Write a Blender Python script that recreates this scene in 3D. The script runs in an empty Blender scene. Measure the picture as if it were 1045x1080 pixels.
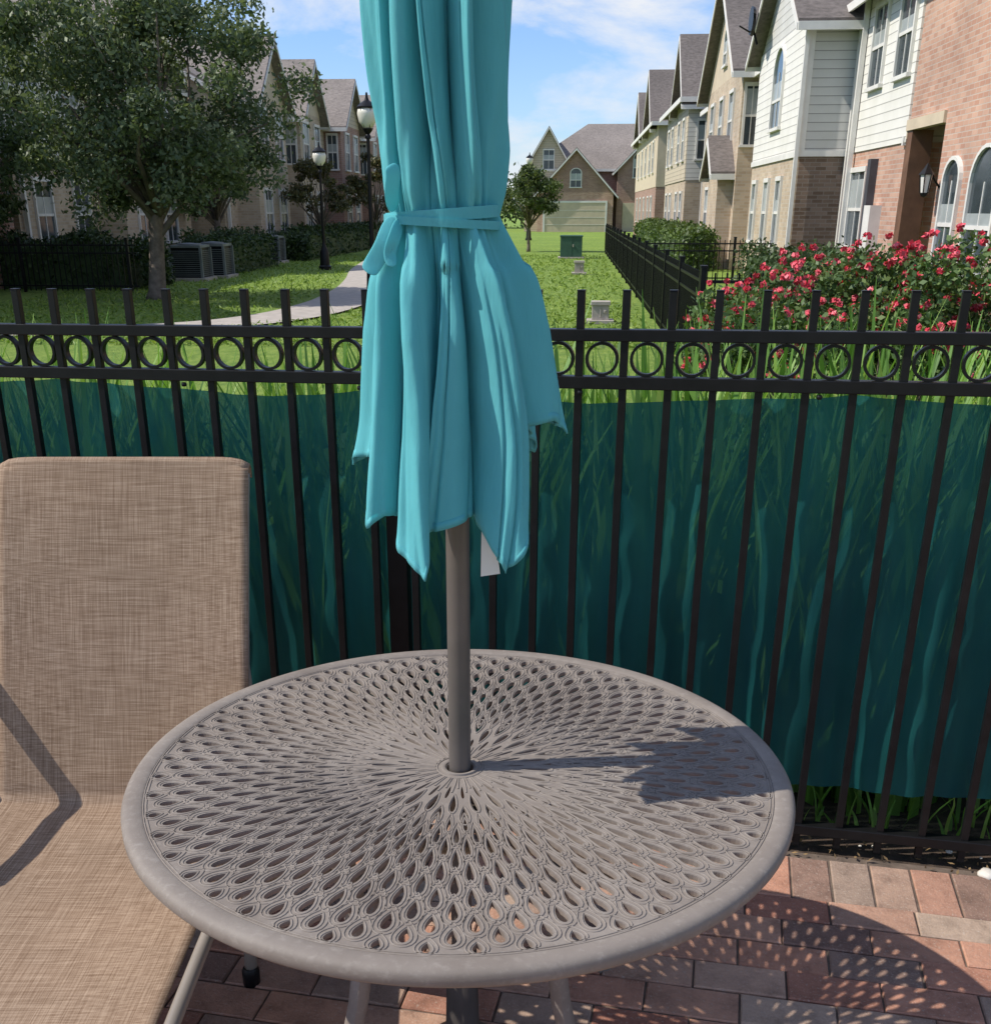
import bpy, bmesh, math, random
import numpy as np
from mathutils import Vector, Matrix, noise as mnoise
from mathutils.geometry import delaunay_2d_cdt
random.seed(7); rng=np.random.default_rng(7)
sc=bpy.context.scene
sc.view_settings.view_transform='Standard'; sc.view_settings.look='None'; sc.view_settings.exposure=0
COL=sc.collection
pi=math.pi

# ---------------------------------------------------------------- materials
def newmat(name):
    m=bpy.data.materials.new(name); m.use_nodes=True
    nt=m.node_tree; b=nt.nodes['Principled BSDF']
    return m,nt,b
def N(nt,t,**kw):
    n=nt.nodes.new(t)
    for k,v in kw.items(): setattr(n,k,v)
    return n
def ramp(nt,fac,stops,interp='LINEAR'):
    r=N(nt,'ShaderNodeValToRGB'); r.color_ramp.interpolation=interp
    e=r.color_ramp.elements
    while len(e)<len(stops): e.new(.5)
    for i,(p,c) in enumerate(stops):
        e[i].position=p; e[i].color=(*c,1) if len(c)==3 else c
    nt.links.new(fac,r.inputs[0]); return r.outputs[0]
def noise(nt,vec,scale,detail=4,rough=.55,dist=0):
    n=N(nt,'ShaderNodeTexNoise'); n.inputs['Scale'].default_value=scale
    n.inputs['Detail'].default_value=detail; n.inputs['Roughness'].default_value=rough
    n.inputs['Distortion'].default_value=dist
    if vec is not None: nt.links.new(vec,n.inputs['Vector'])
    return n.outputs['Fac']
def mapping(nt,vec,scale=(1,1,1),rot=(0,0,0)):
    m=N(nt,'ShaderNodeMapping'); m.inputs['Scale'].default_value=scale; m.inputs['Rotation'].default_value=rot
    nt.links.new(vec,m.inputs['Vector']); return m.outputs[0]
def objco(nt): return N(nt,'ShaderNodeTexCoord').outputs['Object']
def mixc(nt,fac,a,b,mode='MIX'):
    m=N(nt,'ShaderNodeMix',data_type='RGBA',blend_type=mode)
    for sock,v in ((m.inputs[0],fac),(m.inputs[6],a),(m.inputs[7],b)):
        if isinstance(v,(int,float)): sock.default_value=v
        elif isinstance(v,tuple): sock.default_value=(*v,1)
        else: nt.links.new(v,sock)
    return m.outputs[2]
def math_(nt,op,a,b=None):
    m=N(nt,'ShaderNodeMath',operation=op)
    for s,v in zip(m.inputs,(a,b)):
        if v is None: continue
        if isinstance(v,(int,float)): s.default_value=v
        else: nt.links.new(v,s)
    return m.outputs[0]
def bump(nt,b,h,strength=.3,dist=.01):
    n=N(nt,'ShaderNodeBump'); n.inputs['Strength'].default_value=strength; n.inputs['Distance'].default_value=dist
    nt.links.new(h,n.inputs['Height']); nt.links.new(n.outputs[0],b.inputs['Normal'])
def simple(name,c,rough=.6,var=.25,scale=6,metal=0,bmp=0,spec=.5):
    m,nt,b=newmat(name); co=objco(nt)
    f=noise(nt,co,scale,5,.6)
    lo=tuple(x*(1-var) for x in c); hi=tuple(min(1,x*(1+var)) for x in c)
    nt.links.new(ramp(nt,f,[(.3,lo),(.7,hi)]),b.inputs['Base Color'])
    b.inputs['Roughness'].default_value=rough; b.inputs['Metallic'].default_value=metal
    b.inputs['Specular IOR Level'].default_value=spec
    if bmp: bump(nt,b,noise(nt,co,scale*12,3),bmp,.004)
    return m
def foliage(name,c1,c2,c3,trans=.3,nscale=1.2):
    m,nt,b=newmat(name)
    g=N(nt,'ShaderNodeNewGeometry').outputs['Random Per Island']
    f=noise(nt,objco(nt),nscale,2)
    f2=math_(nt,'ADD',math_(nt,'MULTIPLY',g,.55),math_(nt,'MULTIPLY',f,.5))
    c=ramp(nt,f2,[(.2,c1),(.5,c2),(.85,c3)])
    nt.links.new(c,b.inputs['Base Color']); b.inputs['Roughness'].default_value=.55
    t=N(nt,'ShaderNodeBsdfTranslucent'); nt.links.new(mixc(nt,1.0,c,(1.0,1.0,.5),'MULTIPLY'),t.inputs[0])
    ms=N(nt,'ShaderNodeMixShader'); ms.inputs[0].default_value=trans
    nt.links.new(b.outputs[0],ms.inputs[1]); nt.links.new(t.outputs[0],ms.inputs[2])
    nt.links.new(ms.outputs[0],nt.nodes['Material Output'].inputs[0])
    return m
def brickmat(name,c1,c2,mortar):
    m,nt,b=newmat(name); co=objco(nt)
    sx=N(nt,'ShaderNodeSeparateXYZ'); nt.links.new(co,sx.inputs[0])
    cb=N(nt,'ShaderNodeCombineXYZ'); nt.links.new(math_(nt,'ADD',sx.outputs[0],sx.outputs[1]),cb.inputs[0]); nt.links.new(sx.outputs[2],cb.inputs[1])
    t=N(nt,'ShaderNodeTexBrick'); nt.links.new(cb.outputs[0],t.inputs['Vector'])
    t.inputs['Scale'].default_value=1; t.inputs['Brick Width'].default_value=.24; t.inputs['Row Height'].default_value=.082
    t.inputs['Mortar Size'].default_value=.008; t.inputs['Bias'].default_value=-.1
    t.inputs['Color1'].default_value=(*c1,1); t.inputs['Color2'].default_value=(*c2,1); t.inputs['Mortar'].default_value=(*mortar,1)
    f=noise(nt,co,.9,4)
    nt.links.new(mixc(nt,1.0,t.outputs['Color'],ramp(nt,f,[(.3,(.8,.8,.8)),(.7,(1.1,1.08,1.05))]),'MULTIPLY'),b.inputs['Base Color'])
    b.inputs['Roughness'].default_value=.9
    bump(nt,b,math_(nt,'SUBTRACT',1.0,t.outputs['Fac']),.4,.01)
    return m
def sidingmat(name,c):
    m,nt,b=newmat(name); co=objco(nt)
    sx=N(nt,'ShaderNodeSeparateXYZ'); nt.links.new(co,sx.inputs[0])
    fr=math_(nt,'FRACT',math_(nt,'MULTIPLY',sx.outputs[2],1/.17))
    line=ramp(nt,fr,[(0,(.45,.45,.45)),(.07,(.5,.5,.5)),(.12,(1,1,1)),(1,(.95,.95,.95))])
    f=noise(nt,co,1.5,4)
    c0=mixc(nt,1.0,line,c,'MULTIPLY')
    nt.links.new(mixc(nt,1.0,c0,ramp(nt,f,[(.3,(.9,.9,.88)),(.7,(1,1,1))]),'MULTIPLY'),b.inputs['Base Color'])
    b.inputs['Roughness'].default_value=.7
    bump(nt,b,math_(nt,'SUBTRACT',1.0,fr),.6,.02)
    return m
def roofmat(name,c):
    m,nt,b=newmat(name); co=objco(nt)
    f=noise(nt,mapping(nt,co,(3,3,9)),2.2,5,.7); f2=noise(nt,co,.5,2)
    c1=tuple(x*.6 for x in c); c2=tuple(x*1.35 for x in c)
    nt.links.new(mixc(nt,1.0,ramp(nt,f,[(.3,c1),(.7,c2)]),ramp(nt,f2,[(.3,(.85,.85,.85)),(.7,(1.1,1.1,1.1))]),'MULTIPLY'),b.inputs['Base Color'])
    b.inputs['Roughness'].default_value=.95; bump(nt,b,f,.5,.02)
    return m

M_black=simple('black_powder_coat',(.008,.008,.009),.4,.3,20,spec=.25)
M_glass=simple('window_glass',(.05,.065,.075),.08,.5,.8)
M_trim=simple('white_trim',(.7,.68,.64),.6,.08,3)
M_brickA=brickmat('brick_orange',(.46,.25,.18),(.58,.37,.28),(.5,.42,.36))
M_brickB=brickmat('brick_brown',(.15,.10,.07),(.26,.19,.15),(.25,.21,.18))
M_brickT=brickmat('brick_tan',(.45,.35,.25),(.56,.46,.35),(.5,.44,.36))
M_brickR=brickmat('brick_red',(.30,.17,.13),(.40,.24,.19),(.38,.31,.27))
M_sidW=sidingmat('siding_white',(.76,.74,.69))
M_sidG=sidingmat('siding_grey',(.60,.59,.56))
M_sidB=sidingmat('siding_beige',(.55,.47,.35))
M_stucco=simple('stucco_beige',(.55,.46,.34),.9,.1,2)
M_roof=roofmat('shingle_roof',(.15,.13,.12)); M_roofL=roofmat('shingle_roof_light',(.24,.21,.19))
M_door=simple('door_brown',(.16,.08,.045),.6,.3,3)
M_shut=simple('shutter_dark',(.06,.06,.07),.6,.2,3)
M_green=simple('utility_green',(.04,.10,.07),.5,.2,3)
M_conc=simple('concrete',(.40,.36,.32),.9,.18,5,bmp=.3)
M_acg=simple('ac_unit_grey',(.16,.18,.18),.6,.3,3)

# ---------------------------------------------------------------- mesh builder
class MB:
    def __init__(s): s.v=[];s.f=[];s.m=[]
    def add(s,vs,fs,m=0):
        o=len(s.v); s.v+= [tuple(p) for p in vs]
        for f in fs: s.f.append([i+o for i in f]); s.m.append(m)
    def box(s,x0,x1,y0,y1,z0,z1,m=0):
        if x0>x1:x0,x1=x1,x0
        if y0>y1:y0,y1=y1,y0
        s.add([(x0,y0,z0),(x1,y0,z0),(x1,y1,z0),(x0,y1,z0),(x0,y0,z1),(x1,y0,z1),(x1,y1,z1),(x0,y1,z1)],
          [(0,3,2,1),(4,5,6,7),(0,1,5,4),(1,2,6,5),(2,3,7,6),(3,0,4,7)],m)
    def prism(s,pts,vec,m=0):
        n=len(pts); vec=Vector(vec); pts=[Vector(p) for p in pts]
        s.add([*pts,*[p+vec for p in pts]],[list(range(n))[::-1],[i+n for i in range(n)]]+[(i,(i+1)%n,(i+1)%n+n,i+n) for i in range(n)],m)
    def tube(s,pts,rad,n=8,m=0,cap=True,flat=None):
        pts=[Vector(p) for p in pts]
        if not hasattr(rad,'__len__'): rad=[rad]*len(pts)
        rings=[]; up=Vector((0,0,1)); prev=None
        for i,p in enumerate(pts):
            d=(pts[min(i+1,len(pts)-1)]-pts[max(i-1,0)]).normalized()
            if prev is None:
                a=d.cross(up if abs(d.z)<.9 else Vector((1,0,0))).normalized()
            else:
                a=(prev-d*prev.dot(d)).normalized()
            prev=a; b=d.cross(a)
            fb=1 if flat is None else flat
            rings.append([p+(a*math.cos(2*pi*k/n)+b*math.sin(2*pi*k/n)*fb)*rad[i] for k in range(n)])
        vs=[q for r in rings for q in r]; fs=[]
        for i in range(len(pts)-1):
            for k in range(n):
                fs.append((i*n+k,i*n+(k+1)%n,(i+1)*n+(k+1)%n,(i+1)*n+k))
        if cap: fs+= [list(range(n))[::-1],[(len(pts)-1)*n+k for k in range(n)]]
        s.add(vs,fs,m)
    def lathe(s,prof,n=64,c=(0,0),m=0,closed=False):
        vs=[(c[0]+r*math.cos(2*pi*k/n),c[1]+r*math.sin(2*pi*k/n),z) for r,z in prof for k in range(n)]
        fs=[]; P=len(prof)
        for i in range(P if closed else P-1):
            j=(i+1)%P
            for k in range(n): fs.append((i*n+k,i*n+(k+1)%n,j*n+(k+1)%n,j*n+k))
        s.add(vs,fs,m)
    def build(s,name,mats,parent=None,loc=(0,0,0),rz=0,smooth=False,bevel=0,autosm=None):
        me=bpy.data.meshes.new(name); me.from_pydata(s.v,[],s.f)
        for m in mats: me.materials.append(m)
        me.polygons.foreach_set('material_index',s.m)
        bm=bmesh.new(); bm.from_mesh(me); bmesh.ops.recalc_face_normals(bm,faces=bm.faces); bm.to_mesh(me); bm.free()
        if smooth: me.polygons.foreach_set('use_smooth',[True]*len(me.polygons))
        o=bpy.data.objects.new(name,me); COL.objects.link(o)
        if parent: o.parent=parent
        o.location=loc; o.rotation_euler=(0,0,rz)
        if bevel:
            b=o.modifiers.new('bevel','BEVEL'); b.width=bevel; b.segments=2; b.limit_method='ANGLE'
        if autosm:
            me.polygons.foreach_set('use_smooth',[True]*len(me.polygons))
            try: me.set_sharp_from_angle(angle=autosm)
            except Exception: pass
        return o
def empty(name,loc=(0,0,0),rz=0):
    o=bpy.data.objects.new(name,None); o.location=loc; o.rotation_euler=(0,0,rz); COL.objects.link(o); o.empty_display_size=.2
    return o
def leaves(name,P,size,mat,parent=None,loc=(0,0,0),rz=0,aspect=.5,upb=.3):
    P=np.asarray(P,float); n=len(P)
    size=np.asarray(size,float)*np.ones(n)
    d=rng.normal(size=(n,3)); d/=np.linalg.norm(d,axis=1)[:,None]
    nn=rng.normal(size=(n,3)); nn[:,2]+=upb; 
    w=np.cross(d,nn); w/=np.linalg.norm(w,axis=1)[:,None]+1e-9
    L=size[:,None]
    V=np.empty((n,4,3)); V[:,0]=P-d*L*.5; V[:,1]=P+w*L*aspect*.5; V[:,2]=P+d*L*.5; V[:,3]=P-w*L*aspect*.5
    me=bpy.data.meshes.new(name); me.vertices.add(4*n); me.vertices.foreach_set('co',V.reshape(-1))
    me.loops.add(4*n); me.loops.foreach_set('vertex_index',np.arange(4*n))
    me.polygons.add(n); me.polygons.foreach_set('loop_start',np.arange(0,4*n,4)); me.polygons.foreach_set('loop_total',np.full(n,4))
    me.update(calc_edges=True); me.materials.append(mat)
    o=bpy.data.objects.new(name,me); COL.objects.link(o)
    if parent: o.parent=parent
    o.location=loc; o.rotation_euler=(0,0,rz); return o

RZ=-math.atan(.0733); RV=Matrix.Rotation(RZ,3,'Z')
def W(s,t,z=0): return RV@Vector((s,t,z))

# ---------------------------------------------------------------- camera
cd=bpy.data.cameras.new('camera'); cam=bpy.data.objects.new('camera',cd); COL.objects.link(cam); sc.camera=cam
cam.location=(0,0,1.68); cam.rotation_euler=(math.radians(90-23.2),0,0)
cd.sensor_fit='HORIZONTAL'; cd.sensor_width=36; cd.lens=1165/1045*36; cd.shift_x=.010; cd.shift_y=.172
cd.clip_start=.05; cd.clip_end=4000

# ---------------------------------------------------------------- light
EL=48
sd=Vector((math.cos(math.radians(EL)),math.cos(math.radians(EL))*.077,-math.sin(math.radians(EL))))
sl=bpy.data.lights.new('sun','SUN'); so=bpy.data.objects.new('sun',sl); COL.objects.link(so)
so.rotation_euler=sd.to_track_quat('-Z','Y').to_euler(); so.location=(-20,0,30)
sl.energy=5.0; sl.angle=math.radians(.5); sl.color=(1,.94,.84)
wd=bpy.data.worlds.new('World'); sc.world=wd; wd.use_nodes=True; nt=wd.node_tree
bg=nt.nodes['Background']; bg.inputs[1].default_value=.143
sky=N(nt,'ShaderNodeTexSky'); sky.sky_type='NISHITA'; sky.sun_disc=False
sky.sun_elevation=math.radians(EL); sky.sun_rotation=math.radians(265.6); sky.air_density=1.0; sky.dust_density=.25; sky.ozone_density=2.0
tc=N(nt,'ShaderNodeTexCoord').outputs['Generated']
cn=noise(nt,mapping(nt,tc,(1,1,2.6)),6.2,11,.6,.25)
cf=ramp(nt,cn,[(.45,(0,0,0)),(.55,(.5,.5,.5)),(.65,(1,1,1))])
tint=mixc(nt,1.0,sky.outputs[0],(.75,.90,1.2),'MULTIPLY')
cm=mixc(nt,cf,tint,(5.9,6.15,6.6))
nt.links.new(cm,bg.inputs[0])

# ---------------------------------------------------------------- ground
def lawnmat():
    m,nt,b=newmat('lawn'); co=objco(nt)
    a=noise(nt,co,.35,4); f=noise(nt,mapping(nt,co,(1,.35,1)),9,8,.75); g=noise(nt,co,45,3,.8)
    c=ramp(nt,f,[(.3,(.10,.19,.02)),(.5,(.19,.30,.04)),(.7,(.33,.42,.085))])
    c=mixc(nt,1.0,c,ramp(nt,a,[(.3,(.8,.85,.8)),(.7,(1.15,1.1,1.0))]),'MULTIPLY')
    nt.links.new(c,b.inputs['Base Color']); b.inputs['Roughness'].default_value=.9
    bump(nt,b,g,.8,.05); return m
g=MB(); S=1500
g.add([(-S,-S,0),(S,-S,0),(S,S,0),(-S,S,0)],[(0,1,2,3)])
M_lawn=lawnmat()
g.build('ground',[M_lawn])
pth=[(-20,15.2),(-9,16.3),(-6.2,17.2),(-4.9,19),(-4.5,22),(-4.7,26),(-5.2,30),(-6.1,36),(-7.0,46),(-7.2,60),(-7.0,85)]
def pathmesh(name,pts,w,z,mat):
    b=MB(); vs=[]
    P=[W(s,t) for s,t in pts]
    Q=[]
    for i in range(len(P)-1):
        p0=P[max(i-1,0)];p1=P[i];p2=P[i+1];p3=P[min(i+2,len(P)-1)]
        for k in range(8):
            u=k/8; Q.append(.5*((2*p1)+(-p0+p2)*u+(2*p0-5*p1+4*p2-p3)*u*u+(-p0+3*p1-3*p2+p3)*u**3))
    Q.append(P[-1])
    for i,p in enumerate(Q):
        d=(Q[min(i+1,len(Q)-1)]-Q[max(i-1,0)]).normalized(); nrm=Vector((-d.y,d.x,0))
        vs+=[p+nrm*w/2+Vector((0,0,z)),p-nrm*w/2+Vector((0,0,z))]
    b.add(vs,[(2*i,2*i+1,2*i+3,2*i+2) for i in range(len(Q)-1)])
    return b.build(name,[mat])
pathmesh('concrete_path',pth,1.25,.03,M_conc)
n=26000
t_=15+rng.uniform(0,1,n)**1.6*32; s_=rng.uniform(-11,1.2,n)
gp=[W(a,c) for a,c in zip(s_,t_)]
GP=np.array([(p.x,p.y,.03) for p in gp])
pc=np.interp(t_,[15.2,16.3,17.2,19,22,26,30,36,46],[-20,-9,-6.2,-4.9,-4.5,-4.7,-5.2,-6.1,-7.0])
keep=(np.abs(s_-pc)>.75)|(t_<15.2)
M_gr=foliage('grass_blade',(.08,.16,.02),(.19,.30,.045),(.34,.44,.09),.3,.5)
leaves('grass',GP[keep],.10*rng.uniform(.6,1.4,keep.sum()),M_gr,aspect=.25)

# ---------------------------------------------------------------- patio pavers (fence frame)
FA=math.radians(-12); FO=Vector((0,2.88,0))
M_joint=simple('paver_joint_sand',(.12,.09,.07),.95,.4,30)
b=MB(); b.box(-4.6,4.2,-5.2,-.02,-.05,.0125); b.build('patio_base',[M_joint],None,FO,FA)
def pavermat():
    m,nt,b=newmat('paver_brick'); co=objco(nt)
    r=N(nt,'ShaderNodeNewGeometry').outputs['Random Per Island']
    c=ramp(nt,r,[(0,(.44,.22,.15)),(.12,(.54,.30,.21)),(.24,(.34,.15,.105)),(.36,(.50,.33,.245)),(.48,(.46,.23,.155)),(.58,(.36,.29,.235)),(.67,(.24,.145,.115)),(.78,(.47,.37,.29)),(.88,(.42,.20,.14)),(1,(.55,.32,.22))],'LINEAR')
    f=noise(nt,co,14,8,.75); s=noise(nt,co,160,2,.6); big=noise(nt,co,1.6,5,.6)
    c=mixc(nt,1.0,c,ramp(nt,f,[(.25,(.52,.50,.49)),(.5,(.97,.95,.94)),(.75,(1.25,1.22,1.18))]),'MULTIPLY')
    c=mixc(nt,1.0,c,ramp(nt,big,[(.3,(.78,.78,.78)),(.65,(1.06,1.05,1.04))]),'MULTIPLY')
    c=mixc(nt,ramp(nt,s,[(.58,(0,0,0)),(.72,(.45,.45,.45))]),c,(.50,.44,.38))
    nt.links.new(c,b.inputs['Base Color']); b.inputs['Roughness'].default_value=.9; b.inputs['Specular IOR Level'].default_value=.25
    bump(nt,b,noise(nt,co,90,5,.7),.7,.005); return m
b=MB()
def brick(cx,cy,lx,ly,a=0):
    h=.018+random.uniform(-.002,.002); g_=.0012+random.uniform(0,.001); c_=.0032
    pts=[]
    ca,sa=math.cos(a),math.sin(a); tx,ty=random.uniform(-.008,.008),random.uniform(-.012,.012)
    for (ins,z) in ((g_,.0),(g_,h-.003),(g_+c_,h)):
        for sx_,sy_ in ((-1,-1),(1,-1),(1,1),(-1,1)):
            x=sx_*(lx/2-ins); y=sy_*(ly/2-ins)
            pts.append((cx+x*ca-y*sa,cy+x*sa+y*ca,z+(x*tx+y*ty if z>0 else 0)))
    b.add(pts,[(8,9,10,11)]+[(i,(i+1)%4,(i+1)%4+4,i+4) for i in range(4)]+[(i+4,(i+1)%4+4,(i+1)%4+8,i+8) for i in range(4)])
x=-4.5
while x<4.1:
    brick(x,-.155,.105,.21,random.gauss(0,.006)); x+=.1065
y=-.31; row=0
while y>-5.1:
    x=-4.5+(.107 if row%2 else 0)+random.uniform(-.01,.01)
    while x<4.1:
        brick(x,y,.213,.105,random.gauss(0,.006)); x+=.2142
    y-=.1060; row+=1
b.build('brick_paver_patio',[pavermat()],None,FO,FA)
M_mulch=simple('mulch',(.06,.04,.028),.95,.6,25,bmp=.8)
b=MB(); b.add([(-7,-.02,.008),(7,-.02,.008),(7,2.9,.008),(-7,2.9,.008)],[(0,1,2,3)]); b.build('planting_bed',[M_mulch],None,FO,FA)
LP=[]
for i in range(420):
    LP.append((random.uniform(-1,2.4),abs(random.gauss(0,.10))-.06,.024))
for i in range(26): LP.append((random.uniform(-1.2,1.8),random.uniform(-1.6,-.15),.023))
leaves('leaf_litter',LP,.020*rng.uniform(.5,1.4,len(LP)),simple('dry_leaf',(.20,.13,.06),.9,.5,30),None,FO,FA,aspect=.45,upb=4)
M_peb=simple('pebble_white',(.62,.58,.52),.8,.15,20)
b=MB()
for i in range(10):
    x=random.uniform(.9,2.2); y=random.uniform(0,.08); r=random.choice([.005,.008,.010])
    if i==1: x,y,r=1.40,-.04,.026
    bm=bmesh.new(); bmesh.ops.create_icosphere(bm,subdivisions=2,radius=r)
    for v in bm.verts:
        v.co*=random.uniform(.85,1.1); v.co.z*=.5; v.co+=Vector((x,y,.02))
    bm.verts.index_update()
    b.add([v.co[:] for v in bm.verts],[[v.index for v in f.verts] for f in bm.faces]); bm.free()
b.build('white_pebbles',[M_peb],None,FO,FA,smooth=True)

# ---------------------------------------------------------------- near fence
fe=empty('iron_fence',FO,FA)
PT=.1095; top=lambda x:1.408+.011*x
b=MB(); pk=MB(); rg=MB()
X0,X1=-4.4,4.2
def rail(z0f,z1f,y0,y1):
    b.add([(X0,y0,z0f(X0)),(X1,y0,z0f(X1)),(X1,y1,z0f(X1)),(X0,y1,z0f(X0)),(X0,y0,z1f(X0)),(X1,y0,z1f(X1)),(X1,y1,z1f(X1)),(X0,y1,z1f(X0))],
      [(0,3,2,1),(4,5,6,7),(0,1,5,4),(1,2,6,5),(2,3,7,6),(3,0,4,7)])
rail(lambda x:top(x)-.028,top,-.017,.017)
rail(lambda x:top(x)-.142,lambda x:top(x)-.112,-.017,.017)
rail(lambda x:.068,lambda x:.098,-.017,.017)
n0=int((X1-X0)/PT)
for i in range(n0):
    x=X0+.04+i*PT
    h=.0095
    jx=random.gauss(0,.0012)
    pk.box(x-h+jx,x+h+jx,-h,h,.03,top(x)+.088)
    pk.box(x-h+jx-.001,x+h+jx+.001,-h-.001,h+.001,top(x)+.088,top(x)+.0905)
    cx=x+PT/2; cz=top(x)-.07; R=.0375
    vs=[];fs=[]
    for q in range(28):
        a=2*pi*q/28
        for rr,yy in ((R+.0035,-.009),(R+.0035,.009),(R-.0035,.009),(R-.0035,-.009)):
            vs.append((cx+rr*math.cos(a),yy,cz+rr*math.sin(a)))
    for q in range(28):
        for w_ in range(4):
            fs.append((q*4+w_,q*4+(w_+1)%4,((q+1)%28)*4+(w_+1)%4,((q+1)%28)*4+w_))
    rg.add(vs,fs)
for px in (-2.75,-.255,2.15):
    b.box(px-.028,px+.028,.018,.074,0,top(px)-.01); b.box(px-.033,px+.033,.013,.079,top(px)-.01,top(px)+.002)
for k in range(14):
    x=-3.6+k*.55+random.uniform(-.05,.05)
    b.lathe([(.006,top(x)-.155),(.008,top(x)-.150),(.006,top(x)-.145)],8,(x,-.02))
b.build('rails',[M_black],fe,bevel=.002); pk.build('pickets',[M_black],fe,bevel=.0015); rg.build('rings',[M_black],fe,autosm=.6)

# windscreen
m,nt,bb=newmat('windscreen_mesh'); co=objco(nt)
f=noise(nt,co,3,4); fw2=noise(nt,mapping(nt,co,(7,1,.8)),1.1,5,.6)
c=ramp(nt,f,[(.3,(.010,.115,.130)),(.7,(.018,.165,.17))])
c=mixc(nt,1.0,c,ramp(nt,fw2,[(.3,(.65,.72,.75)),(.7,(1.3,1.2,1.16))]),'MULTIPLY')
nt.links.new(c,bb.inputs['Base Color']); bb.inputs['Roughness'].default_value=.55; bb.inputs['Specular IOR Level'].default_value=.3
bump(nt,bb,fw2,.3,.01)
t=N(nt,'ShaderNodeBsdfTranslucent'); nt.links.new(c,t.inputs[0])
ms=N(nt,'ShaderNodeMixShader'); ms.inputs[0].default_value=.45
nt.links.new(bb.outputs[0],ms.inputs[1]); nt.links.new(t.outputs[0],ms.inputs[2])
tr=N(nt,'ShaderNodeBsdfTransparent'); ms2=N(nt,'ShaderNodeMixShader'); ms2.inputs[0].default_value=.13
tr.inputs[0].default_value=(.65,1,.95,1)
nt.links.new(ms.outputs[0],ms2.inputs[1]); nt.links.new(tr.outputs[0],ms2.inputs[2])
nt.links.new(ms2.outputs[0],nt.nodes['Material Output'].inputs[0])
M_screen=m
b=MB(); nx,nz=520,36; vs=[];fs=[]
for i in range(nx+1):
    x=-4.4+8.6*i/nx
    zt=top(x)-.150-.034*abs(math.sin(x*2.9+.5))-.005*math.sin(x*9)
    zb=.20+.02*math.sin(x*2.2+1)+.012*math.sin(x*5.3)
    sag=abs(math.sin(x*2.9+.5))
    for j in range(nz+1):
        v=j/nz; z=zb+(zt-zb)*v
        y=.028*mnoise.noise(Vector((x*2.3,z*.7,1)))+.028*mnoise.noise(Vector((x*6.5,z*.9,4)))*(1-.3*v)+.016*mnoise.noise(Vector((x*14,z*1.6,8)))+.009*mnoise.noise(Vector((x*5,z*7,11)))
        # creases radiating from the tie points
        y+=.008*abs(mnoise.noise(Vector((x*9+z*6,z*2,20))))*(.4+v)
        vs.append((x,y+.058,z))
for i in range(nx):
    for j in range(nz):
        a=i*(nz+1)+j; fs.append((a,a+nz+1,a+nz+2,a+1))
b.add(vs,fs); b.build('green_privacy_screen',[M_screen],None,FO,FA,smooth=True)

def blades(name,bases,hts,mat,loc,rz,w=.022,lean=.45,nseg=5):
    V=[];F=[]
    for (x,y),h in zip(bases,hts):
        a=random.uniform(0,2*pi); l=random.uniform(.1,1)*lean*h; dx,dy=math.cos(a),math.sin(a)
        ww=w*random.uniform(.6,1.2); px,py=-dy,dx
        droop=random.uniform(0,.3)
        o=len(V)
        for k in range(nseg+1):
            u=k/nseg; cx=x+dx*l*u**1.8; cy=max(.10,y+dy*l*u**1.8); cz=h*(u-droop*u**3*.6)
            wd_=ww*(1-u**2.6)*.5+.0008
            V+= [(cx+px*wd_,cy+py*wd_,cz),(cx-px*wd_,cy-py*wd_,cz)]
        for k in range(nseg): F.append((o+2*k,o+2*k+1,o+2*k+3,o+2*k+2))
    me=bpy.data.meshes.new(name); me.from_pydata(V,[],F); me.materials.append(mat)
    me.polygons.foreach_set('use_smooth',[True]*len(me.polygons))
    o=bpy.data.objects.new(name,me); COL.objects.link(o); o.location=loc; o.rotation_euler=(0,0,rz); return o
M_lily=foliage('lily_leaf',(.06,.15,.025),(.17,.35,.055),(.38,.55,.14),.42,2)
bs=[];hs=[]
for c in range(240):
    cx=random.uniform(-3.4,3.4); cy=random.uniform(.30,1.4)
    hh=random.uniform(1.30,1.48) if cx>-.1 else random.uniform(1.22,1.40)
    for k in range(22):
        bs.append((cx+random.gauss(0,.05),cy+random.gauss(0,.05))); hs.append(min(hh*random.uniform(.7,1.05),1.50 if cx>-.1 else 1.40))
blades('lily_plants',bs,hs,M_lily,FO,FA,.044,.36,6)
bs=[];hs=[]
for c in range(600):
    bs.append((random.uniform(-3,3),random.uniform(.1,.4))); hs.append(random.uniform(.05,.26))
blades('grass_tufts',bs,hs,M_lily,FO,FA,.012,.8)

# ---------------------------------------------------------------- table
TC=Vector((-.048,1.842,0))
m,nt,bb=newmat('cast_aluminium_taupe'); co=objco(nt)
f=noise(nt,co,5,8,.65); f2=noise(nt,co,60,6,.7); f3=noise(nt,co,2.2,3)
c=ramp(nt,f,[(.3,(.175,.146,.125)),(.7,(.262,.228,.200))])
c=mixc(nt,ramp(nt,f2,[(.52,(0,0,0)),(.75,(.5,.5,.5))]),c,(.35,.315,.28))
c=mixc(nt,ramp(nt,f3,[(.5,(0,0,0)),(.75,(.4,.4,.4))]),c,(.15,.122,.10))
nt.links.new(c,bb.inputs['Base Color']); bb.inputs['Roughness'].default_value=.68; bb.inputs['Specular IOR Level'].default_value=.3
bump(nt,bb,f2,.3,.002); M_alu=m
te=empty('patio_table',TC)
TZ=.72
rc=bpy.data.curves.new('ridges','CURVE'); rc.dimensions='3D'; rc.bevel_depth=.0017; rc.bevel_resolution=1
def spl(c,pts,z=0,cyc=True):
    s=c.splines.new('POLY'); s.points.add(len(pts)-1)
    for p,q in zip(s.points,pts): p.co=(q[0],q[1],z,1)
    s.use_cyclic_u=cyc
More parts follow.
